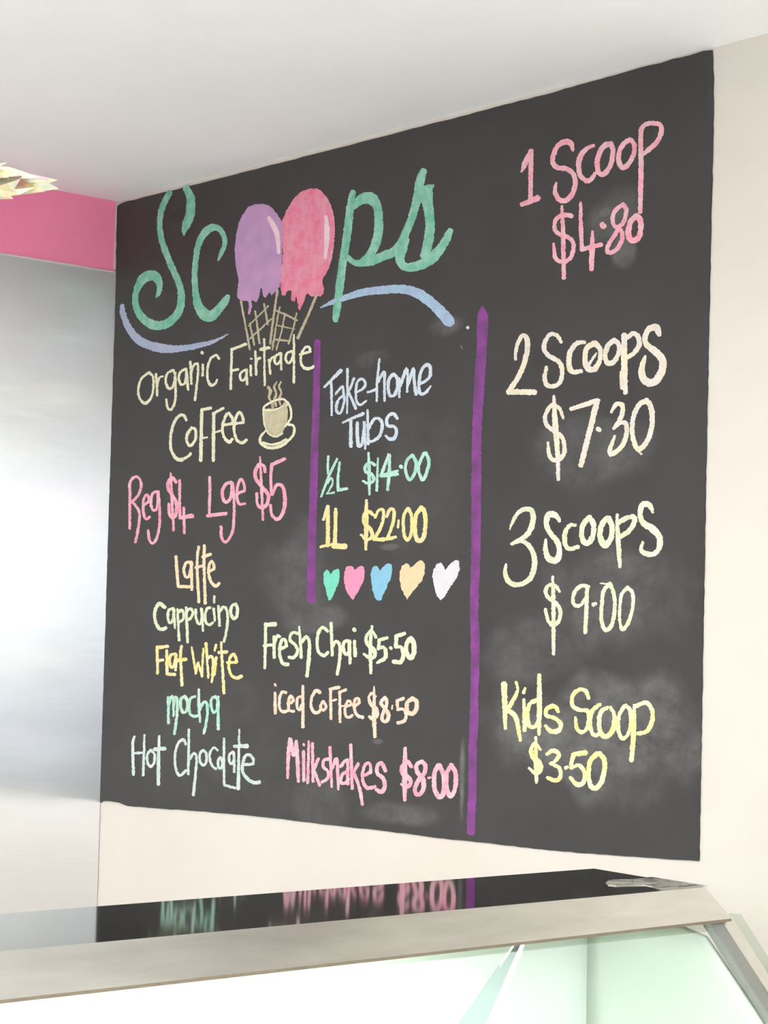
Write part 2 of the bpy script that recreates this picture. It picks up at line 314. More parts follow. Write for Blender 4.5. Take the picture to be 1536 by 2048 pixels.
  "1148,435,18 1165,430,18 | 1225,340,36 1195,400,34 1195,510,34 1230,576,38 1263,540,36 1263,420,34 1232,338,36 | 1320,340,32 1287,400,32 1287,510,32 1315,572,34 1348,520,32 1353,400,34 1318,335,34"),
 ('chalk_word', 'dusty pink line "1 Scoop"', 'L', 'blush', 42,
  "268,345,36 220,440,48 185,525,22 | 265,350,44 262,560,40 260,755,38 | 185,808,38 325,752,52 ||"
  "622,345,26 605,288,46 550,272,50 490,310,42 457,380,42 452,450,42 490,490,42 560,500,42 620,540,42 643,620,42 620,710,42 560,773,44 500,760,42 470,700,38 478,622,20 |"
  "800,302,26 740,330,36 692,385,48 670,460,46 682,550,42 730,603,42 780,590,40 812,540,30 | 950,290,46 890,305,50 848,370,46 828,460,44 842,535,44 890,545,46 938,480,40 962,400,40 960,320,44 940,288,46 |"
  "1110,252,40 1052,290,42 1014,370,42 1018,450,44 1050,495,44 1098,460,42 1140,380,40 1145,300,40 1115,252,40 | 1200,170,36 1203,500,46 1195,872,36 | 1200,190,40 1230,130,38 1300,113,38 1368,128,40 1375,190,42 1345,265,40 1280,330,40 1218,380,30"),
 ('chalk_word', 'dusty pink price "$4.80"', 'L', 'blush', 36,
  "612,905,40 560,897,38 500,912 467,960 472,1030 520,1065 590,1092 627,1140 617,1230 570,1288 500,1288 467,1240 458,1140,22 | 528,820,22 538,1050,38 545,1435,34 | 688,790,24 690,1000,36 700,1190,38 ! 865,1148,36 | 790,1035,22 785,1200,46 780,1360,38 | 872,978,52 884,992,52 |"
  "1050,803 1077,850 1058,950 1000,998 962,960 977,870 1050,803 | 1000,1012 1040,1035 1038,1120 980,1200 922,1212 922,1160 970,1080 1010,1020 | 1160,905,50 1112,960,46 1095,1050,50 1122,1112,52 1178,1095,50 1200,1020,46 1195,940,50 1160,902,52"),
 ('chalk_word', 'ivory line "2 Scoops"', 'M', 'ivory', 38,
  "205,400,22 215,300,30 255,215,34 292,218,42 303,300,42 280,420,42 230,540,42 150,662,44 ! 362,664,46 || 575,260,28 540,205,34 490,196,34 447,250,36 438,320,38 482,375,38 550,412,38 583,480,36 568,580,36 510,617,38 455,600,38 442,540,36 457,460,22 |"
  "765,260,28 700,272,38 648,340,42 637,430,42 662,498,42 738,495,34 | 840,270,48 782,310,42 768,400,42 790,470,50 840,480,48 883,420,38 890,320,40 850,268,46 | 860,350,16 800,440,26 | 1000,247,40 952,290,40 932,370,38 952,430,42 1000,418,40 1038,350,36 1038,275,38 1000,243,42 |"
  "1085,200,42 1085,400,52 1095,670,36 | 1062,500,30 1068,630,36 | 1102,230 1160,188,40 1198,220,40 1203,290,40 1160,350,38 1110,382,36 | 1370,200,36 1345,145,60 1290,150,50 1252,220,42 1268,280,46 1340,340,58 1392,400,60 1392,480,60 1350,565,62 1290,588,62 1237,550,58 1228,470,48 1255,375,24"),
 ('chalk_word', 'ivory price "$7.30"', 'M', 'ivory', 34,
  "592,875,22 560,795,30 500,772 452,840 452,920 520,980 583,1030 603,1110 588,1180 540,1218 482,1180 467,1070,20 | 515,695,22 526,900,46 545,1150,38 552,1370,28 | 655,800,34 868,732,44 ! 800,1000,46 735,1255,44 | 872,960,38 886,970,38 |"
  "980,825,24 1020,762,36 1068,770,40 1062,860,38 1000,960,24 ! 1060,908,34 1102,930,36 1098,1030,38 1050,1120,38 978,1165,40 972,1120,34 1008,1020,22 | 1270,733,42 1202,770,40 1157,880,38 1152,1010,38 1182,1110,40 1220,1118,42 1280,1040,42 1312,900,42 1298,780,44 1262,728,42 | 1190,1130,16 1225,1165,14"),
 ('chalk_word', 'pale lime line "3 Scoops"', 'N', 'lime', 40,
  "153,300,18 190,210,28 250,152,34 310,152,40 333,210,42 308,310,42 250,370,36 163,415,22 ! 240,392,30 300,430,36 338,510,40 338,600,42 300,688,42 220,728,36 150,708,40 117,640,36 122,570,18 ||"
  "535,240,24 500,192,44 450,192,50 432,260,42 462,330,42 518,400,42 533,480,42 508,540,52 450,525,48 427,460,38 428,380,20 | 655,272,26 615,270,30 577,330,38 577,410,38 610,453,34 678,435,30 | 762,210,42 718,260,40 703,340,38 722,398,44 760,402,46 793,340,40 793,260,42 765,210,42 |"
  "900,215,42 862,260,44 843,340,42 862,405,50 888,425,48 928,370,42 937,280,40 910,215,44 | 975,190,24 985,400,38 998,590,26 | 990,250 1050,215,34 1108,207,36 1103,260,38 1060,320,40 1000,360,36 | 1250,170,24 1222,115,44 1172,112,46 1152,180,38 1175,250,44 1250,300,56 1298,360,50 1302,430,44 1265,488,40 1200,490,40 1162,460,34 1172,400,20"),
 ('chalk_word', 'pale lime price "$9.00"', 'N', 'lime', 30,
  "535,780,20 500,737 450,732 427,780 450,830 508,870 540,930 530,1000 485,1037 447,1000 425,915,24 | 482,665,20 487,900,32 488,1260,26 | 760,742,26 700,737 652,780 637,850 657,888 700,880,24 735,825,22 | 748,750 740,900,32 732,1095,30 | 792,882,30 812,872,26 |"
  "910,725,32 872,780 857,900 857,1010 890,1078,34 933,1040,32 958,920,30 952,800,30 920,718,32 | 845,718,10 900,720,18 | 1060,748,30 1012,800,28 997,900,24 997,1010,24 1020,1072,28 1070,1000,28 1098,880,26 1093,790,28 1055,748,28"),
 ('chalk_word', 'lemon yellow line "Kids Scoop"', 'O', 'lemon', 30,
  "103,175,46 108,330,38 112,500,26 | 190,160,18 202,220,24 160,310,32 125,362,34 ! 190,425,36 222,590,22 | 247,290,24 254,515,30 | 246,240,26 256,205,18 | 345,292 290,322 275,400 287,480,32 330,488,30 355,430,28 357,300,26 | 360,110,30 362,340,38 358,545,24 |"
  "500,378,26 470,338,34 417,357,32 412,405,30 480,430,30 518,470,34 498,518,36 440,518,34 405,480,22 || 722,280,26 700,228 650,217 607,260 603,330 650,365 710,372 723,430 708,500 670,528 637,500 625,420,20 | 805,325,28 750,370,34 732,440,32 742,520,30 770,553,28 810,530,26 |"
  "860,347,28 812,380,30 797,470,34 820,548,36 860,556,36 903,500,40 908,400,28 880,347,26 | 985,335,28 947,400,28 937,490,28 960,570,30 1000,558,28 1030,480,30 1025,372,30 990,332,28 | 1055,330,22 1052,500,36 1035,735,34 | 1060,342,30 1138,312,34 1182,360,32 1187,440,34 1148,520,34 1080,540,28"),
 ('chalk_word', 'lemon yellow price "$3.50"', 'O', 'lemon', 30,
  "370,655,20 330,612,28 302,650,28 312,710,34 366,758,38 366,808,36 330,830,28 285,790,20 | 335,565,22 336,760,32 340,895,24 | 415,690,26 460,662,32 503,690,34 480,738,28 440,757,22 ! 508,790,28 513,855,32 480,882,32 420,860,26 | 552,790,28 568,780,20 |"
  "700,678,40 612,690,34 ! 592,768,30 | 590,790,28 650,770,28 692,820,34 685,890,34 640,912,36 585,860,24 | 785,685,36 732,740,36 722,850,34 742,928,38 788,930,38 828,850,38 838,740,36 800,682,36"),
]

# ------------------------------------------------------------------ room shell
Z = Vector((0, 0, 1))
P_BACK, N_BACK = Vector((0, 0, 0)), Vector((0, -1, 0))       # menu wall: plane y = 0
P_SIDE, N_SIDE = Vector((0, 0, 0)), Vector((1, 0, 0))        # steel wall: plane x = 0
CH = 0
CH = hit(1426, 95, P_BACK, N_BACK).z                          # ceiling height from its line on the menu wall
XR, YN = 4.9, -6.0
tag(box('wall_back', (-.12, 0, -.02), (XR + .12, .12, CH), M_WALL), kind='structure')
tag(box('wall_left', (-.12, YN, -.02), (0, 0, CH), M_PINK), kind='structure')
tag(box('wall_front', (-.12, YN - .12, -.02), (XR + .12, YN, CH), M_WALL), kind='structure')
tag(box('floor', (-.12, YN - .12, -.12), (XR + .12, .12, -.02), M_FLOOR), kind='structure')
tag(box('ceiling', (-.12, YN - .12, CH), (XR + .12, .12, CH + .12), M_CEIL), kind='structure')
# shop front wall behind the camera: pier, sill and lintel round one big window
wr = empty('wall_right', (XR, YN / 2, 0), kind='structure')
WY0, WY1, WZ0, WZ1 = -5.6, -.25, .35, CH - .06
box('sill_wall', (XR, YN, -.02), (XR + .12, 0, WZ0), M_WALL, wr)
box('lintel', (XR, YN, WZ1), (XR + .12, 0, CH), M_WALL, wr)
box('pier', (XR, YN, WZ0), (XR + .12, WY0, WZ1), M_WALL, wr)
box('pier', (XR, WY1, WZ0), (XR + .12, 0, WZ1), M_WALL, wr)
M_ALU = metal('window_aluminium', (200, 202, 204), .4)
w1 = empty('window_1', (XR + .06, (WY0 + WY1) / 2, WZ0), kind='structure')
nb = 3
for i in range(nb + 1):
    y = WY0 + .03 + (WY1 - WY0 - .06) * i / nb
    box('mullion', (XR + .03, y - .03, WZ0), (XR + .09, y + .03, WZ1), M_ALU, w1)
for i in range(nb):
    ya = WY0 + .06 + (WY1 - WY0 - .06) * i / nb; yb = WY0 + (WY1 - WY0 - .06) * (i + 1) / nb
    box('rail', (XR + .03, ya, WZ0), (XR + .09, yb, WZ0 + .05), M_ALU, w1)
    box('rail', (XR + .03, ya, WZ1 - .05), (XR + .09, yb, WZ1), M_ALU, w1)
    box('pane', (XR + .055, ya, WZ0 + .05), (XR + .061, yb, WZ1 - .05), M_WGLASS, w1)
# the street outside, mirrored in the steel
tag(box('pavement', (XR + .12, -40, -.22), (45, 30, -.12), paint('pale_pavement', (150, 148, 142), (140, 138, 132), rough=.8)), kind='structure')
tag(box('street_wall', (24, -40, -.12), (24.3, 30, 2.05), paint('blue_grey_render', (74, 88, 120), (66, 80, 112))), kind='structure')
# fill light panels added at the ceiling, out of view, to brighten the room
M_FILL = emit('fill_diffuser', (1, .97, .93), 11)
for i, (x, y) in enumerate([(1.3, -2.3), (2.9, -4.4)]):
    t = empty('added_fill_light', (x, y, CH), 'added square fill light panel on the ceiling %s' % ('nearer the menu wall' if i == 0 else 'farther from the menu wall'), 'fill light')
    box('added_fill_panel', (x - .28, y - .28, CH - .012), (x + .28, y + .28, CH - .004), M_FILL, t)
    for a, b in (((x - .31, y - .31), (x + .31, y - .28)), ((x - .31, y + .28), (x + .31, y + .31)), ((x - .31, y - .28), (x - .28, y + .28)), ((x + .28, y - .28), (x + .31, y + .28))):
        box('added_fill_frame', (*a, CH - .018), (*b, CH), M_ALU, t)

# steel sheet on the left wall, with its pale sealant bead and the unpainted corner strip
def side(px, py, d=0): return hit(px, py, P_SIDE + Vector((d, 0, 0)), N_SIDE)
a = side(0, 509.5); b = side(227, 545.8)
zs = (a.z + b.z) / 2
STH = .006
wp = empty('wall_panel', (0, -2.9, 0), 'brushed stainless steel sheet covering the left wall below the pink band', 'wall panel')
box('steel_sheet', (0, -5.9, .0), (STH, -.0015, zs), M_STEEL, wp)
M_BEAD = paint('white_sealant', (228, 212, 212), rough=.5)
random.seed(3)
ys = [-3.2 + 3.195 * i / 160 for i in range(161)]
vs, fs = [], []
for y in ys:
    h = .0022 + .0016 * math.sin(y * 9) * math.sin(y * 3.1) + random.uniform(-.0005, .0005)
    vs += [(0, y, zs - .001), (STH + .0015, y, zs - .001), (STH, y, zs + h), (0, y, zs + h + .002)]
for i in range(160):
    for j in range(3):
        k = i * 4 + j; fs.append((k, k + 4, k + 5, k + 1))
link('sealant_bead', vs, fs, M_BEAD, wp)
yc = side(230, 450).y
tag(box('trim_1', (0, yc, zs + .006), (.003, -.0005, CH), M_TRIM), kind='structure')

# ------------------------------------------------------------------ the chalkboard
def bk(px, py, d=0): return hit(px, py, P_BACK + Vector((0, -d, 0)), N_BACK)
BT = .0025
outline = [(235.5, 414), (241, 409), (248, 405.5), (256, 402.6), (272, 400), (292, 394), (315, 388.6), (344, 382), (400, 368), (440, 357.5), (500, 342), (560, 327), (640, 306), (700, 291.5),
           (780, 270.5), (860, 249), (940, 229.5), (1010, 210), (1090, 190.5), (1160, 170), (1230, 151.5), (1260, 142.5), (1300, 131.4), (1325, 126.2), (1347, 118.5), (1380, 111.5), (1408, 102.5),
           (1426, 100.6), (1428.5, 156), (1427, 293), (1424.5, 390), (1419, 650), (1412, 1000), (1406, 1350), (1400.5, 1650), (1399.5, 1722), (1355, 1719.4), (1242, 1711.5), (1100, 1700.5),
           (1000, 1689), (890, 1677), (780, 1663), (664, 1650), (580, 1640), (500, 1631), (400, 1622.5), (300, 1615.5), (255, 1611.6), (241, 1605.4), (222, 1602.4), (208, 1602), (203, 1605.5), (201, 1598), (202.6, 1550),
           (211, 1300), (219, 1040), (229, 720), (234, 535)]
random.seed(11)
pts = []
for i, (x, y) in enumerate(outline):
    x2, y2 = outline[(i + 1) % len(outline)]
    n = max(1, int(math.hypot(x2 - x, y2 - y) / 14))
    for k in range(n):
        t = k / n; j = .7 if 0 < k else 0
        q = bk(x + (x2 - x) * t + random.uniform(-j, j), y + (y2 - y) * t + random.uniform(-j, j)); q.y = 0
        q.x = max(q.x, .002); pts.append(q)
k = NT('blackboard_paint')
bo = bk(830, 1650)                                            # origin used for the smears below
def smear_mask():
    tc = k.n('ShaderNodeTexCoord'); total = None
    wob = k.n('ShaderNodeTexNoise'); wob.inputs['Scale'].default_value = 7; wob.inputs['Detail'].default_value = 5
    k.l(tc.outputs['Object'], wob.inputs['Vector'])
    for (px, py, rx, ry, s) in SMEARS:
        c = bk(px, py) - b_origin
        ra = abs((bk(px + rx, py) - bk(px, py)).x); rb = abs((bk(px, py + ry) - bk(px, py)).z)
        mp = k.n('ShaderNodeMapping', vector_type='POINT')
        mp.inputs['Scale'].default_value = (1 / ra, 0, 1 / rb)
        mp.inputs['Location'].default_value = (-c.x / ra, 0, -c.z / rb)
        k.l(tc.outputs['Object'], mp.inputs[0])
        ln = k.n('ShaderNodeVectorMath', operation='LENGTH'); k.l(mp.outputs[0], ln.inputs[0])
        d = k.math('ADD', ln.outputs['Value'], k.math('MULTIPLY_ADD', wob.outputs['Fac'], 2.0, -1.0))
        mr = k.n('ShaderNodeMapRange', interpolation_type='SMOOTHSTEP')
        k.l(d, mr.inputs[0]); mr.inputs[1].default_value = 1.15; mr.inputs[2].default_value = .55; mr.inputs[3].default_value = 0; mr.inputs[4].default_value = s
        total = mr.outputs[0] if total is None else k.math('MAXIMUM', total, mr.outputs[0])
    st = k.noise(20, 7, .7, stretch=(.7, 1, 1))
    return k.math('MULTIPLY', total, k.math('MULTIPLY_ADD', st, 3.0, -.85))
SMEARS = [(1228, 430, 60, 50, .5), (1250, 500, 24, 34, .6), (1212, 424, 14, 12, 1.0), (1190, 905, 120, 75, .4), (1215, 1200, 150, 120, .5), (1270, 1150, 60, 60, .5), (1190, 1470, 200, 130, .75),
          (1310, 1440, 60, 110, .6), (1060, 1300, 110, 90, .4), (590, 1150, 75, 120, .4), (640, 1240, 60, 30, .5), (895, 655, 34, 26, .55), (757, 1483, 14, 7, 1.0), (830, 1630, 110, 26, .5), (778, 1094, 24, 8, .8),
          (926, 1570, 7, 90, .9), (640, 1610, 60, 60, .35), (470, 1500, 260, 140, .12), (840, 960, 90, 160, .15), (740, 720, 40, 18, .3)]
vs = [p + Vector((0, -.0002, 0)) for p in pts] + [p + Vector((0, -BT, 0)) for p in pts]
n = len(pts)
cb = empty('chalkboard', (bo.x, 0, min(p.z for p in pts)), 'tall black chalkboard menu wall covered in coloured chalk prices', 'chalkboard')
fs = [tuple(range(n)), tuple(range(2 * n - 1, n - 1, -1))] + [(i, i + n, (i + 1) % n + n, (i + 1) % n) for i in range(n)]
board = fix_normals(link('board_surface', vs, fs, k.m, cb))
b_origin = cb.location + board.location
base = k.ramp(k.noise(5, 5), [(.3, lin((54, 53, 53))), (.7, lin((60, 59, 59)))])
mx = k.n('ShaderNodeMix', data_type='RGBA'); k.l(k.math('MULTIPLY', smear_mask(), .32), mx.inputs[0])
k.l(base, mx.inputs[6]); mx.inputs[7].default_value = (*lin((170, 170, 168)), 1)
k.l(mx.outputs[2], k.b.inputs['Base Color'])
k.b.inputs['Roughness'].default_value = .55; k.b.inputs['Specular IOR Level'].default_value = .3
k.bump(k.noise(300, 3), .12, .001)

mats = {}
def cmat(c):
    if c not in mats:
        a, b = COLR[c]
        solid = c[0] == 'h' and c != 'hteal' or c in ('hteal', 'purple', 'pink', 'bar')
        mats[c] = chalk('chalk_' + {'h': 'heart_'}.get(c[0], '') + c, a, b, 1.3 if solid else 1.0)
    return mats[c]
layer = [0]
def catmull(P, closed=False):
    out = []
    n = len(P)
    if n == 2:
        d = math.hypot(P[1][0] - P[0][0], P[1][1] - P[0][1]); m = max(2, int(d / STEP))
        return [tuple(P[0][j] + (P[1][j] - P[0][j]) * i / m for j in range(3)) for i in range(m + 1)]
    for i in range(n - 1):
        p0 = P[i - 1] if i else tuple(2 * P[0][j] - P[1][j] for j in range(3))
        p1, p2 = P[i], P[i + 1]
        p3 = P[i + 2] if i + 2 < n else tuple(2 * P[-1][j] - P[-2][j] for j in range(3))
        m = max(2, int(math.hypot(p2[0] - p1[0], p2[1] - p1[1]) / STEP))
        for q in range(m):
            t = q / m
            out.append(tuple(.5 * (2 * p1[j] + (p2[j] - p0[j]) * t + (2 * p0[j] - 5 * p1[j] + 4 * p2[j] - p3[j]) * t * t + (3 * p1[j] - p0[j] - 3 * p2[j] + p3[j]) * t ** 3) for j in range(3)))
    out.append(P[-1])
    return out
STEP = 2.6
def strokes(blk, text, w0):
    ox, oy, s = BLK[blk]
    res = []
    for st in text.split('|'):
        runs = [[]]
        for tok in st.split():
            if tok == '!':
                last = runs[-1][-1]; runs.append([last]); continue
            v = [float(x) for x in tok.split(',')]
            w = v[2] if len(v) > 2 else w0
            runs[-1].append((ox + v[0] / s, oy + v[1] / s, w / s))
        pl = []
        for r in runs:
            if len(r) > 1: res.append(catmull(r))
    return res
def ribbon(line, vs, fs, depth, jit):
    """one chalk stroke: ragged-edged raised strip with rounded ends"""
    n = len(line)
    def nrm(i):
        a = line[max(0, i - 1)]; b = line[min(n - 1, i + 1)]
        dx, dy = b[0] - a[0], b[1] - a[1]; d = math.hypot(dx, dy) or 1
        return -dy / d, dx / d, dx / d, dy / d
    rows = []
    nx, ny, tx, ty = nrm(0); x, y, w = line[0]; h = max(w, .6) / 2
    rows.append((x - tx * h * .8, y - ty * h * .8, h * .45, nx, ny))
    rows.append((x - tx * h * .4, y - ty * h * .4, h * .85, nx, ny))
    for i in range(n):
        nx, ny, tx, ty = nrm(i); rows.append((line[i][0], line[i][1], max(line[i][2], .6) / 2, nx, ny))
    nx, ny, tx, ty = nrm(n - 1); x, y, w = line[-1]; h = max(w, .6) / 2
    rows.append((x + tx * h * .4, y + ty * h * .4, h * .85, nx, ny))
    rows.append((x + tx * h * .8, y + ty * h * .8, h * .45, nx, ny))
    base = len(vs)
    for (x, y, h, nx, ny) in rows:
        j1 = random.gauss(0, jit); j2 = random.gauss(0, jit)
        j1 = max(-h * .5, min(h * .5, j1)); j2 = max(-h * .5, min(h * .5, j2))
        vs.append(bk(x - nx * (h + j1), y - ny * (h + j1), depth - .00025))
        vs.append(bk(x, y, depth))
        vs.append(bk(x + nx * (h + j2), y + ny * (h + j2), depth - .00025))
    for i in range(len(rows) - 1):
        a = base + i * 3
        fs.append((a, a + 1, a + 4, a + 3)); fs.append((a + 1, a + 2, a + 5, a + 4))
def draw(name, label, blk, col, w0, text, lift=0, jit=.45, parent=None):
    vs, fs = [], []
    for i, ln in enumerate(strokes(blk, text, w0)):
        ribbon(ln, vs, fs, BT + .0005 + lift + i * .00002, jit)
    o = link(name, vs, fs, cmat(col), parent or cb)
    if label: o['label'] = label
    for p in o.data.polygons:      # face the room
        if p.normal.y > 0: p.flip()
    return o
def blob(name, label, blk, col, text, lift=0, jit=.5, parent=None):
    """filled chalk shape with ragged outline"""
    ox, oy, s = BLK[blk]
    P = [tuple(float(x) for x in t.split(',')) for t in text.split()]
    P = [(ox + x / s, oy + y / s) for x, y in P]
    Q = []
    for i in range(len(P)):
        a, b = P[i], P[(i + 1) % len(P)]
        m = max(1, int(math.hypot(b[0] - a[0], b[1] - a[1]) / 3))
        for q in range(m):
            Q.append((a[0] + (b[0] - a[0]) * q / m + random.gauss(0, jit), a[1] + (b[1] - a[1]) * q / m + random.gauss(0, jit)))
    n = len(Q)
    vs = [bk(x, y, BT + .0001) for x, y in Q] + [bk(x, y, BT + .0005 + lift) for x, y in Q]
    fs = [tuple(range(2 * n - 1, n - 1, -1))] + [(i, i + n, (i + 1) % n + n, (i + 1) % n) for i in range(n)]
    o = link(name, vs, fs, cmat(col), parent or cb)
    if o.data.polygons[0].normal.y > 0: o.data.flip_normals()
    if label: o['label'] = label
    return o
random.seed(21)
for (name, label, blk, col, w0, text) in INK:
    texts = text.split('||')
    words = label[label.index('"') + 1:label.rindex('"')].split() if '"' in label else []
    look = re.split(r' (?:words?|line|price)', label)[0]
    for i, tx in enumerate(texts):
        lb = '%s chalk "%s"' % (look, words[i]) if len(texts) > 1 else label
        draw(name, lb, blk, col, w0, tx, jit=.5 if blk in 'ACZLMNO' else .38)
# vertical purple dividers
draw('chalk_divider', 'short purple vertical bar left of the tub prices', 'Z', 'bar', 14,
     "634.5,684,13 633.5,760,14 631.5,840,15 629,900,15.5 627,980,16 624.5,1060,16.5 623,1130,17 622.5,1200,17", jit=.5)
draw('chalk_divider', 'long purple vertical bar left of the scoop prices', 'Z', 'bar', 20,
     "965,614,6 965,626,18 965.5,645,23 964,690,20 962,720,20 959,760,21 956,820,20 953.5,880,19 952.5,980,20 952,1080,19 950,1160,18 948,1230,17 950,1260,18 950,1340,18 948,1400,16 948,1440,18 945.5,1500,16 945,1580,17 942.5,1635,17 942,1664,17", jit=.6)
# five hearts
for col, lab, t in (
    ('hteal', 'teal heart, smallest and first of the row', "262,1145 248,1115 228,1105 205,1130 198,1180 204,1230 225,1300 240,1360 252,1372 266,1360 290,1310 330,1220 342,1150 335,1108 320,1098 290,1110"),
    ('hpink', 'pink heart', "470,1115 450,1085 425,1075 400,1080 378,1130 375,1180 382,1240 400,1300 430,1340 455,1367 470,1335 500,1290 545,1200 552,1120 545,1085 525,1072 495,1085"),
    ('hblue', 'blue heart in the middle of the row', "685,1112 665,1080 645,1068 618,1085 605,1140 607,1210 620,1280 640,1340 655,1365 675,1372 695,1367 705,1330 730,1280 775,1180 788,1110 782,1065 755,1053 730,1062"),
    ('htan', 'tan heart', "945,1092 925,1060 905,1050 868,1075 850,1120 848,1180 866,1260 890,1320 915,1360 930,1340 965,1290 1040,1200 1065,1130 1066,1060 1050,1030 1020,1028 985,1055"),
    ('hwhite', 'white heart, widest and last of the row', "1240,1112 1222,1070 1200,1048 1165,1058 1137,1110 1131,1180 1145,1260 1170,1330 1200,1367 1225,1345 1260,1290 1335,1180 1362,1110 1358,1032 1330,1022 1275,1065")):
    blob('chalk_heart', lab, 'I', col, t, jit=.55)
# double cone drawing that stands for the two letters o
ice = draw('chalk_cones', 'beige chalk lines of two crosshatched wafer cones', 'B', 'cone', 21,
     "238,1435,24 340,1985,22 | 655,1310,24 620,1540,24 595,1720,26 570,1920,26 | 1100,1360,32 1000,1600,30 885,1855,34 | 500,1465,20 545,1700,24 | 400,1550,22 425,1720,22 450,1915,26 | 340,1690,22 390,1935,22 | 550,1490,16 340,1700,20 |"
     "600,1625,18 340,1862,18 | 682,1500,18 645,1680,18 600,1960,22 | 738,1580,18 700,1780,18 640,1990,18 | 872,1570,18 835,1740,20 780,1920,22 | 640,1545,18 750,1590,24 880,1655,20 | 640,1708,14 850,1755,14 | 620,1870,24 800,1890,20 | 605,1890,22 595,1990,16 | 325,1720,14 350,1700,14", jit=.35)
blob('chalk_ice_cream_scoop', 'purple oval ice cream scoop with drips', 'B', 'purple',
     "440,330 500,328 550,345 600,385 645,435 680,490 706,540 712,700 706,900 700,1100 690,1230 668,1290 640,1320 590,1365 560,1340 540,1370 515,1400 490,1370 475,1290 460,1300 445,1380 415,1450 370,1430 340,1440 290,1435 240,1425 200,1400 193,1340 200,1290 215,1220 200,1140 183,1060 172,950 168,850 178,740 190,640 210,560 245,480 285,410 330,360 385,338", lift=.0002)
blob('chalk_ice_cream_scoop', 'pink oval ice cream scoop with drips', 'B', 'pink',
     "1095,152 1140,170 1175,205 1220,260 1250,320 1280,390 1300,480 1308,580 1304,720 1292,840 1270,960 1240,1050 1200,1130 1165,1190 1168,1240 1182,1300 1175,1350 1150,1385 1125,1380 1100,1350 1070,1380 1040,1385 995,1345 975,1370 960,1420 935,1480 905,1545 888,1500 882,1420 870,1378 858,1400 850,1438 810,1430 815,1310 780,1315 760,1330 740,1375 705,1370 690,1290 690,1180 698,1100 715,900 713,700 703,540 730,470 760,400 795,340 830,280 880,225 940,182 1010,158", lift=.0003)
draw('chalk_drip', None, 'B', 'purple', 36, "338,1430,40 345,1500,34 330,1575,30", lift=.0001, jit=.3)
draw('chalk_highlight', 'pale highlight on the purple scoop', 'B', 'pale', 50, "555,485,40 600,560,58 642,650,60 660,750,50 668,885,36", lift=.0006, jit=.25)
draw('chalk_highlight', 'pale highlight on the pink scoop', 'B', 'pale', 50, "1205,470,36 1215,600,58 1215,750,58 1197,945,34", lift=.0006, jit=.25)
# coffee cup
blob('chalk_coffee_cup', 'beige filled coffee cup drawing', 'D', 'cup',
     "1062,578 1064,620 1076,680 1096,735 1125,772 1160,782 1205,762 1228,710 1248,650 1252,590 1243,540 1222,510 1212,535 1180,556 1130,566 1085,566", jit=.35)
draw('chalk_cup_outline', 'cream outline of the cup rim, handle and saucer', 'D', 'cream', 16,
     "1062,575 1070,550 1098,528 1140,508 1190,492 1225,495 1245,525 1240,545 | 1062,575,18 1110,578,16 1160,572,14 1215,545,14 | 1060,580,12 1070,680,12 1105,760,12 1160,782,12 1210,755,12 | 1248,515,18 1272,565,18 1275,630,18 1252,672,18 1228,705,14 | "
     "1078,735,14 1040,785,20 1045,832,22 1090,862,24 1150,866,24 1215,842,24 1275,792,20 1302,735,20 1290,695,18 1240,685,18 | 1060,825,16 1120,842,18 1180,832,20 1240,800,18", jit=.3, lift=.0004)
draw('chalk_steam', 'thin steam lines above the cup', 'D', 'cone', 16,
     "1100,400,24 1118,430,26 1106,480,18 1128,520,18 1135,560,22 | 1165,360,12 1145,400,18 1162,450,18 1148,500,22 1160,545,20 | 1198,358,12 1182,400,18 1200,440,18 1185,495,20 1195,540,12", jit=.3, lift=.0003)

# ------------------------------------------------------------------ glass fronted display case
HT = 1.650 - .2706                                            # height of its steel top
P_TOP = Vector((0, 0, HT))
def top(px, py): return hit(px, py, P_TOP, Z)
b0, b1 = top(194, 1812.7), top(1188, 1737)                    # back edge of the top
r0_, r1_ = top(100, 1893.5), top(1410, 1774)                  # front ridge
dirx = (r1_ - r0_).normalized()
nout = Vector((dirx.y, -dirx.x, 0)) 
if nout.x < 0: nout = -nout                                   # towards the customers
LEFT = 1.75
L0 = r1_ - dirx * LEFT * 1.05                                  # left end of the case, past the frame
bd = (b1 - b0).normalized()
B0 = b1 - bd * ((b1 - (L0)).dot(bd) + 0.02)
dc = empty('display_case', (L0 + (r1_ - L0) * .5 - nout * .2) * 1, 'stainless steel display case with sloping glass front below the chalkboard', 'display case')
dc.location.z = -.02
TT = .018
prism('top_panel', [B0, b1, r1_, L0], (0, 0, -TT), M_TOP, dc, .0)
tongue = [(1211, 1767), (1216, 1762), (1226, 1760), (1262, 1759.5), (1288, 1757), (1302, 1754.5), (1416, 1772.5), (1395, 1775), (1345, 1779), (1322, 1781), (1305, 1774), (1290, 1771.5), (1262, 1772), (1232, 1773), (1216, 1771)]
prism('wall_reflection_plate', [top(*q) + Z * .0008 for q in tongue], (0, 0, -.0007), M_FASCIA, dc)  # dull plate in the shape of the cream wall's reflection on the top
OFF = .055
P_F = r1_ + nout * OFF
f1 = hit(1463, 1837, P_F, nout)
f_a = hit(0, 2000, P_F, nout)
fd = (f1 - f_a).normalized()
F0 = f1 - fd * (f1 - L0).dot(fd)
# fascia: folded sheet from ridge down to its lower lip
prism('fascia', [L0, r1_, f1, F0], -nout * .006 + Vector((0, 0, -.003)), M_FASCIA, dc)
# hemmed lip line under the fascia
lip = [F0, f1, f1 + Vector((0, 0, -.0035)), F0 + Vector((0, 0, -.0035))]
prism('fascia_lip', lip, -nout * .014, metal('worn_steel_edge', (150, 140, 125), .4, var=.2), dc)
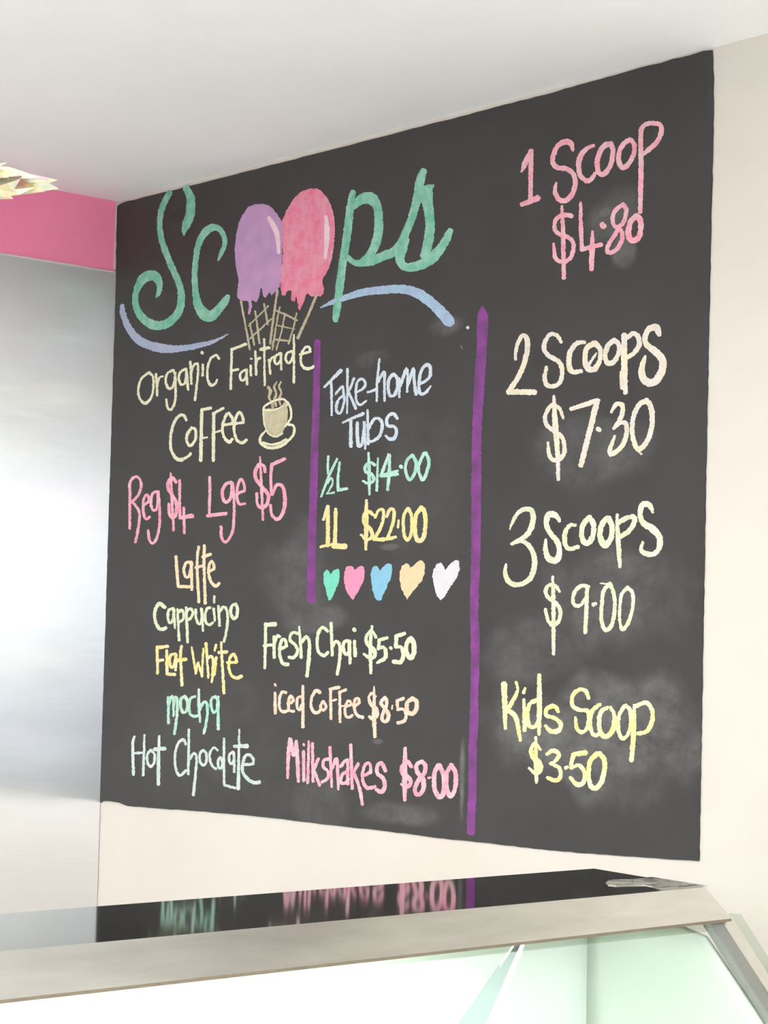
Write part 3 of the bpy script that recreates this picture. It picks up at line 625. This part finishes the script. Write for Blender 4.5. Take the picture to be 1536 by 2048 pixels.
# sloping front glass, 54 degrees
SL = math.radians(54)
down = (nout * math.cos(SL) - Z * math.sin(SL))
gn = (nout * math.sin(SL) + Z * math.cos(SL))
G0 = f1 - nout * .010 + Z * .000                               # a point of the glass plane
def gl(px, py, d=0): return hit(px, py, G0 + gn * d, gn)
ZB = HT - .48
def slide(pa, pb, z):                                         # continue the line pa-pb to height z
    t = (z - pa.z) / (pb.z - pa.z); return pa + (pb - pa) * t
gr_t, gr_m = gl(1416, 1838), gl(1536, 2027)
gr_b = slide(gr_t, gr_m, ZB)
gl_t = gr_t - fd * (gr_t - L0).dot(fd) ; gl_t += gn * -((gl_t - G0).dot(gn))
gl_b = slide(gl_t, gl_t + down, ZB)
prism('front_glass', [gl_t, gr_t, gr_b, gl_b], gn * -.006, M_GLASS, dc)
# green-grey inner edge band along the top of the glass
e0, e1 = gl(0, 2011, -.008), gl(1416, 1862, -.008)
e2, e3 = gl(1416, 1838, -.008), gl(0, 1996, -.008)
ed = (e1 - e0).normalized(); ex = (e0 - L0).dot(ed)
M_BAND = glassy('frosted_glass_band', (.86, .88, .84))
prism('glass_band', [e0 - ed * ex, e1, e2, e3 - ed * ex], gn * -.002, M_BAND, dc)
# end post: rubber seal, steel strip and the end glass edge
def strip(name, a, b, c, d, th, mat, lift=0):
    A, B = gl(*a, lift), gl(*b, lift); C, D = gl(*c, lift), gl(*d, lift)
    return prism(name, [A, B, slide(B, D, ZB), slide(A, C, ZB)], gn * -th, mat, dc)
strip('seal_strip', (1417, 1838), (1440, 1836), (1536, 2026), (1536, 1986), .012, M_DARKSEAL, .001)
strip('end_frame', (1441, 1838), (1466, 1836), (1536, 1985), (1536, 1948), .02, metal('brushed_end_frame', (222, 220, 214), .4), .0)
strip('end_glass_edge', (1460, 1826), (1483, 1829), (1536, 1947), (1536, 1914), .03, glassy('end_glass', (.86, .90, .87)), -.004)
# inside: lit back lining, floor of the well, shelf, and a pane added to imitate a reflected streak
inn = -nout
bl = B0 + inn * -.03; br = b1 - bd * .05 + inn * -.03
M_FL = M_CASEIN
bl.z = br.z = HT - TT - .002
prism('back_lining', [bl, br, Vector((br.x, br.y, ZB - .02)), Vector((bl.x, bl.y, ZB - .02))], inn * .012, M_CASEIN, dc)
q0, q1 = Vector((gl_b.x, gl_b.y, ZB)), Vector((gr_b.x, gr_b.y, ZB))
prism('well_floor', [Vector((bl.x, bl.y, ZB)), Vector((br.x, br.y, ZB)), q1, q0], (0, 0, -.02), M_CASEIN, dc)
# end wall (menu side) and left end
gt = gr_t - gn * .01
A_, B_, C_, D_ = Vector((br.x, br.y, HT - TT - .002)), Vector((gt.x, gt.y, HT - .06)), Vector((q1.x, q1.y, ZB)), Vector((br.x, br.y, ZB))
vs = [A_.lerp(B_, u / 10).lerp(D_.lerp(C_, u / 10), v / 10) for v in range(11) for u in range(11)]
fs = [(v * 11 + u, v * 11 + u + 1, v * 11 + u + 12, v * 11 + u + 11) for v in range(10) for u in range(10)]
ep = link('end_panel', vs, fs, paint('mint_end_panel', (220, 227, 217), (216, 224, 213), rough=.4), dc, True)
sm = ep.modifiers.new('thickness', 'SOLIDIFY'); sm.thickness = .008; sm.offset = 1 if ep.data.polygons[0].normal.dot(dirx) > 0 else -1
# lamp tube under the top, behind the fascia
lt0 = L0 + inn * .05 + dirx * .1; lt1 = r1_ + inn * .05 - dirx * .33
vs, fs = [], []
for i, p in enumerate((lt0, lt1)):
    for a in range(12):
        an = a * math.tau / 12
        vs.append(Vector((p.x, p.y, HT - .045)) + nout * .012 * math.cos(an) + Z * .012 * math.sin(an))
for a in range(12): fs.append((a, (a + 1) % 12, 12 + (a + 1) % 12, 12 + a))
fs += [tuple(range(11, -1, -1)), tuple(range(12, 24))]
link('light_tube', vs, fs, emit('case_lamp_tube', (.95, 1.0, .98), 6), dc, True)
# added slanted pane and white edge, shaped like a streak reflected in the glass
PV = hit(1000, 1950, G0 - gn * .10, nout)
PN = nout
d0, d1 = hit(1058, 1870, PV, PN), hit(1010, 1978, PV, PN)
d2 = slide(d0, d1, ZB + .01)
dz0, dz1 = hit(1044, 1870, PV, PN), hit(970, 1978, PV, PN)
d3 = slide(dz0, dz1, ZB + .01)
pn = prism('reflection_streak_pane', [d0, d2, d3, dz0], nout * -.004, glassy('reflection_streak_tint', (.86, .91, .94)), dc)
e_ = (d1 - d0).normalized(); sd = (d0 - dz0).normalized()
prism('reflection_streak_edge', [d0, d0 + sd * .0022, d2 + sd * .0022, d2], nout * -.006, paint('reflection_streak_white', (240, 252, 252), rough=.2), dc)
# body below the glass
c0 = Vector((bl.x, bl.y, ZB - .02)); c1 = Vector((br.x, br.y, ZB - .02))
q0b, q1b = q0 - Z * .02, q1 - Z * .02
prism('body', [c0, c1, q1b, q0b], (0, 0, -(ZB - .02 - .08)), metal('steel_body', (200, 200, 196), .35), dc)
prism('plinth', [Vector((v.x, v.y, .08)) for v in (c0, c1, q1b - nout * .08, q0b - nout * .08)], (0, 0, -.10), M_DARKSEAL, dc)

# ------------------------------------------------------------------ iridescent foil ruffle hanging from the ceiling
k = NT('iridescent_foil')
irid = k.ramp(k.noise(30, 3), [(.3, lin((226, 198, 200))), (.42, lin((238, 184, 192))), (.5, lin((240, 228, 178))), (.58, lin((214, 222, 204))), (.68, lin((232, 222, 208)))])
k.l(irid, k.b.inputs['Base Color'])
k.b.inputs['Metallic'].default_value = .35; k.b.inputs['Roughness'].default_value = .22
M_FOIL = k.m
fp = Vector(EYE) + ray(-86, 322) * 2.35
foil = empty('foil_decoration', fp, 'crumpled iridescent foil ruffle hanging at the left edge under the ceiling', 'decoration')
PXM = 2.35 / F_PX                                              # metres per pixel out there
def fo(dx, dy, dz=0): return fp + right * dx * PXM - up * dy * PXM - fwd * dz * PXM
random.seed(5)
def leaf(ang0, ang1, rad, drop, seed, tip=None, thick=14):
    """one creased foil gore: fan of folded facets from the gathered centre"""
    rnd = random.Random(seed); vs, fs = [], []
    na, nr = 9, 6
    for i in range(na + 1):
        a = ang0 + (ang1 - ang0) * i / na
        for j in range(nr + 1):
            t = j / nr; r = rad * t * (1 + (.16 if i % 2 else -.10) * t) + 4
            zig = (1 if i % 2 else -1) * thick * t + rnd.uniform(-6, 6) * t
            # horizontal ruffle: angle runs in the horizontal plane, droops outward
            x = math.cos(a) * r; d = math.sin(a) * r
            vs.append((fp + Vector((0, 0, 1)) * (-(drop * t ** 1.6) + zig * .55 + rnd.uniform(-4, 4) * t) * PXM
                       + (right * x - fwd * d) * PXM))
    for i in range(na):
        for j in range(nr):
            p = i * (nr + 1) + j
            fs.append((p, p + 1, p + nr + 2, p + nr + 1))
    return vs, fs
for s, (a0, a1, rad, drop, th) in enumerate([(-.9, .9, 170, 46, 6), (.4, 2.4, 150, 44, 9), (2.2, 4.1, 165, 44, 9), (3.9, 5.5, 150, 44, 9), (-1.2, 1.0, 132, 56, 10), (.9, 3.4, 118, 50, 12), (3.2, 5.2, 120, 48, 12), (-.8, 1.3, 80, 10, 12)]):
    vs, fs = leaf(a0, a1, rad, drop, 31 + s, thick=th)
    o = link('foil_gore', vs, fs, M_FOIL, foil)
# thread up to the ceiling
tt = Vector((fp.x, fp.y, CH))
vs, fs = [], []
for p in (fp, tt):
    for a in range(6):
        an = a * math.tau / 6; vs.append((p.x + .0006 * math.cos(an), p.y + .0006 * math.sin(an), p.z))
for a in range(6): fs.append((a, (a + 1) % 6, 6 + (a + 1) % 6, 6 + a))
link('hanging_thread', vs, fs, paint('white_thread', (235, 235, 235)), foil)
